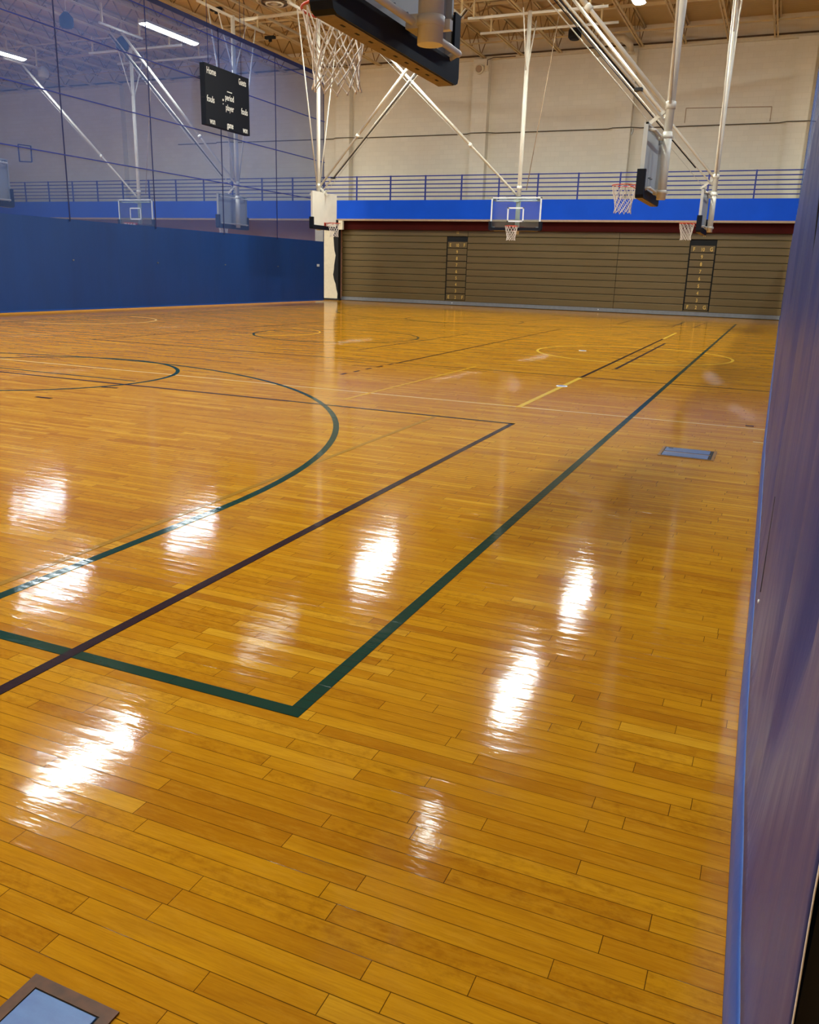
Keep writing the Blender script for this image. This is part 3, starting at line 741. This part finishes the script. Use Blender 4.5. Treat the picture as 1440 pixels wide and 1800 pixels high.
# ---------------------------------------------------------------- bleachers
FY = 36.3
def bleacher(x0, x1, aisle, letters, label):
    e = empty('bleacher_bank', ((x0 + x1) / 2, FY, 0), 0, label, 'bleachers', 'folded bleacher banks')
    z0, z1, n = .17, 3.24, 11; h = (z1 - z0) / n; g = .022
    part(MB().box(x0 + .01, x1 - .01, FY + .06, FY + 1.2, .02, z1 - .02), 'core', M['dark'], e)
    part(MB().box(x0, x1, FY - .04, FY + .1, .02, .17), 'kick_board', M['grey'], e)
    for i in range(n):
        za, zb = z0 + i * h + g / 2, z0 + (i + 1) * h - g / 2
        secs = [(x0, x1)]
        if aisle and i < n - 1: secs = [(x0, aisle[0] - .02), (aisle[1] + .02, x1)]
        for a, b in secs:
            if b - a < .12: continue
            part(MB().prism([(FY, za), (FY, zb - .03), (FY + .02, zb), (FY + .1, zb), (FY + .1, za)], a + .008, b - .008, 'x'), 'seat_board', M['bleacher'], e)
    if aisle:
        part(MB().box(aisle[0], aisle[1], FY, FY + .1, z0 + g / 2, z0 + .05), 'aisle_sill', M['bleacher'], e)
        for i in range(1, n - 1):
            za, zb = z0 + (i - .77) * h, z0 + (i + .23) * h - g * 1.4
            st = part(MB().box(aisle[0] + .03, aisle[1] - .03, FY + .012, FY + .1, za + g * .6, zb + .012), 'aisle_step', M['bleacher'], e)
            num = str(i + 1); cz = (za + zb) / 2 - .015; cx = (aisle[0] + aisle[1]) / 2
            lx, ly, lz = e.location
            text_mesh('row_number', num, .19, M['gold'], st, (cx - lx, FY + .008 - ly, cz), (PI / 2, 0, 0), .8)
            if i in (1, n - 2):
                for s, ch in ((-1, letters[0]), (1, letters[1])):
                    text_mesh('row_letter', ch, .2, M['gold'], st, (cx + s * .33 - lx, FY + .008 - ly, cz + .01), (PI / 2, 0, 0), .85)
        st = KIDS(e)[-1]
        cz = z0 + 10.55 * h
        text_mesh('row_number', '11', .17, M['gold'], e, ((aisle[0] + aisle[1]) / 2 - e.location.x, -.006, cz), (PI / 2, 0, 0), .7)
    part(MB().tube([(x1 - .6, FY - .042, .1), (x1 - .6, FY - .055, .1)], .02, 8), 'latch_button', M['alu'], e)
    return e
bleacher(-19.28, -13.02, (-13.98, -13.02), 'EF', 'brown folded bleacher bank on the left with aisle E F')
bleacher(-13.02, -6.43, None, '', 'plain brown folded bleacher bank behind the glass hoop')
bleacher(-6.43, 1.2, (-3.61, -2.64), 'FG', 'brown folded bleacher bank on the right with aisle F G')

# ---------------------------------------------------------------- near curtain on the right
nc = empty('near_curtain', (.1, 12, 0), 0, 'wrinkled blue vinyl curtain close by along the right edge', 'curtain')
def interp(y, T):
    for (a, va), (b, vb) in zip(T, T[1:]):
        if y <= b: t_ = max(0, (y - a) / (b - a)); return va + (vb - va) * t_
    return T[-1][1]
EDGE = [(.5, .135), (1.0, .110), (1.5, .090), (2.2, .072), (2.9, .062), (4.0, .058), (7.6, .032), (12, .03), (33, .03), (36, .03)]
rn = random.Random(11)
FOLDS = [(rn.uniform(.6, 14), rn.uniform(.05, .16), rn.uniform(.012, .04), rn.uniform(-.06, .06)) for _ in range(34)]
def cx_at(y, z):
    base = interp(y, EDGE)
    t_ = min(1, max(0, (z - .12) / .08))
    k = 1.0 if y > 1.5 else .8
    t2 = min(1, max(0, (z - .14) / .6)); b = .024 * t_ + .009 * math.sin(y * 5.1 + z * .8) * t2
    for (c, w_, a, sl) in FOLDS:
        d = (y - c - sl * z * 2 - .03 * math.sin(z * 3 + c)) / w_
        if abs(d) < 3: b += a * t2 * math.exp(-d * d) * (.6 + .4 * math.sin(z * 1.7 + c * 3))
    b += .004 * math.sin(y * 23 + 2 * math.sin(z * 2.1)) * t2 + .0025 * math.sin(y * 47 + z * 5) * t2
    lim = 0.0015 + .001 * y if z > 1.0 else 0
    return base + b
YS = []
y = .92
while y < 35.9:
    YS.append(y); y += .012 + .012 * max(0, y - 1.0) * .9
YS.append(35.9)
ZS = [0.004 + .02 * i for i in range(10)] + [.2 + .06 * i for i in range(1, 40)]
vs = []; fs = []
for y in YS:
    for z in ZS: vs.append((cx_at(y, z), y, z))
nz = len(ZS); ih = 8
hem = MB(); body = MB()
fh = [(i * nz + j, (i + 1) * nz + j, (i + 1) * nz + j + 1, i * nz + j + 1) for i in range(len(YS) - 1) for j in range(ih)]
fb = [(i * nz + j, (i + 1) * nz + j, (i + 1) * nz + j + 1, i * nz + j + 1) for i in range(len(YS) - 1) for j in range(ih, nz - 1)]
o = part(MB().add(vs, fb, True), 'vinyl_sheet', M['curtain'], nc, fix=False)
o2 = part(MB().add(vs, fh, True), 'bottom_hem', M['vinylhem'], nc, fix=False)
for ob in (o, o2):
    bm = bmesh.new(); bm.from_mesh(ob.data); bmesh.ops.delete(bm, geom=[v for v in bm.verts if not v.link_faces], context='VERTS'); bm.to_mesh(ob.data); bm.free()
    sd = ob.modifiers.new('thickness', 'SOLIDIFY'); sd.thickness = .002; sd.offset = -1
part(sheet(.09, .92, 35.9, 2.52, 9.1, .01, 10, 90, 4), 'mesh_panel', M['mesh'], nc)
part(MB().box(.082, .098, .92, 35.9, 9.06, 9.2), 'top_hem', M['cable'], nc)
part(MB().tube([(cx_at(.92, .01 + i * .05) , .916, .01 + i * .05) for i in range(50)], .0011, 6), 'frayed_edge', M['cord'], nc, label='frayed whitish edge')
def slit(y, za, zb, r_=.0035):
    pts = [(cx_at(y, za + (zb - za) * i / 24) - .001, y, za + (zb - za) * i / 24) for i in range(25)]
    part(MB().tube(pts, r_, 6), 'seam_slit', M['dark'], nc)
slit(4.05, 1.05, 2.3, .004); slit(3.3, .28, .66, .004)
part(MB().tube([(cx_at(4.05, 1.02) - .012, 4.05, 1.02), (cx_at(4.05, 1.02), 4.05, 1.02)], .01, 10), 'snap', M['alu'], nc)
part(MB().tube([(cx_at(3.3, .24) - .008, 3.3, .24), (cx_at(3.3, .24), 3.3, .24)], .008, 10), 'snap', M['alu'], nc)
# near-black slab filling the space beyond the curtain end
d = MB().box(.139, .8, .95, 1.0, 0, 2.3).build('dark_slab_1', M['dark']); tag(d, kind='structure')

# ---------------------------------------------------------------- ceiling bits
e = empty('ceiling_diffuser', (-17.2, 27.4, 10.1), 0, 'round ringed air diffuser under the roof left of the near hoop', 'air diffuser')
MB().tube([(0, 0, .3), (0, 0, .12), (0, 0, .0)], [.2, .3, .62], 32).build('cone', M['cream'], e)
for i, r_ in enumerate((.56, .42, .28)): MB().torus((0, 0, -.03 * i - .02), r_, .035, 32, 8).build('ring', M['cream'] if i != 1 else M['beampaint'], e)
MB().tube([(0, 0, -.10), (0, 0, -.06)], [.12, .12], 20).build('hub', M['cream'], e)
def speaker(x, y, z, label, mat):
    e = empty('hanging_speaker', (x, y, z), 0, label, 'speaker')
    MB().tube([(0, 0, .3), (0, 0, .12), (0, 0, -.12), (0, 0, -.2)], [.08, .24, .24, .17], 20).build('body', mat, e)
    MB().tube([(0, 0, .28), (0, 0, 10.44 - z)], .015, 6).build('stem', M['joist'], e)
speaker(-8.26, 33.6, 9.95, 'dark round speaker hanging under the roof between glass hoop and far wall', M['dark'])
speaker(-24.55, 25.4, 9.55, 'dark hanging speaker under the roof behind the mesh, left one', M['pad'])
speaker(-24.9, 28.6, 9.55, 'dark hanging speaker under the roof behind the mesh, right one', M['pad'])
speaker(-33.46, 32.9, 9.9, 'small white hanging globe behind the mesh near a brace', M['alu'])
def clampb(x, y, label):
    tag(MB().box(x - .22, x + .22, y - .08, y + .08, 10.32, 10.42).box(x - .05, x + .05, y - .05, y + .05, 10.22, 10.34).build('beam_clamp', M['dark']), label, 'clamp')
clampb(-20.3, 28.4, 'small dark beam clamp on a joist above the mesh curtain, left one')
clampb(-20.5, 32.3, 'small dark beam clamp on a joist above the mesh curtain, right one')
tag(MB().tube([(-19.4, 28.6, 10.0), (-16.6, 28.4, 10.0)], .06, 12).build('roof_pipe', M['cream']), 'short cream pipe under the roof beside the ringed diffuser', 'pipe')
# curtain storage motor pipe
tag(MB().tube([(CX + .13, CY0, 10.2), (CX + .13, CY1, 10.2)], .05, 12).build('curtain_roller', M['cream']), 'long cream roller pipe above the mesh curtain', 'pipe')
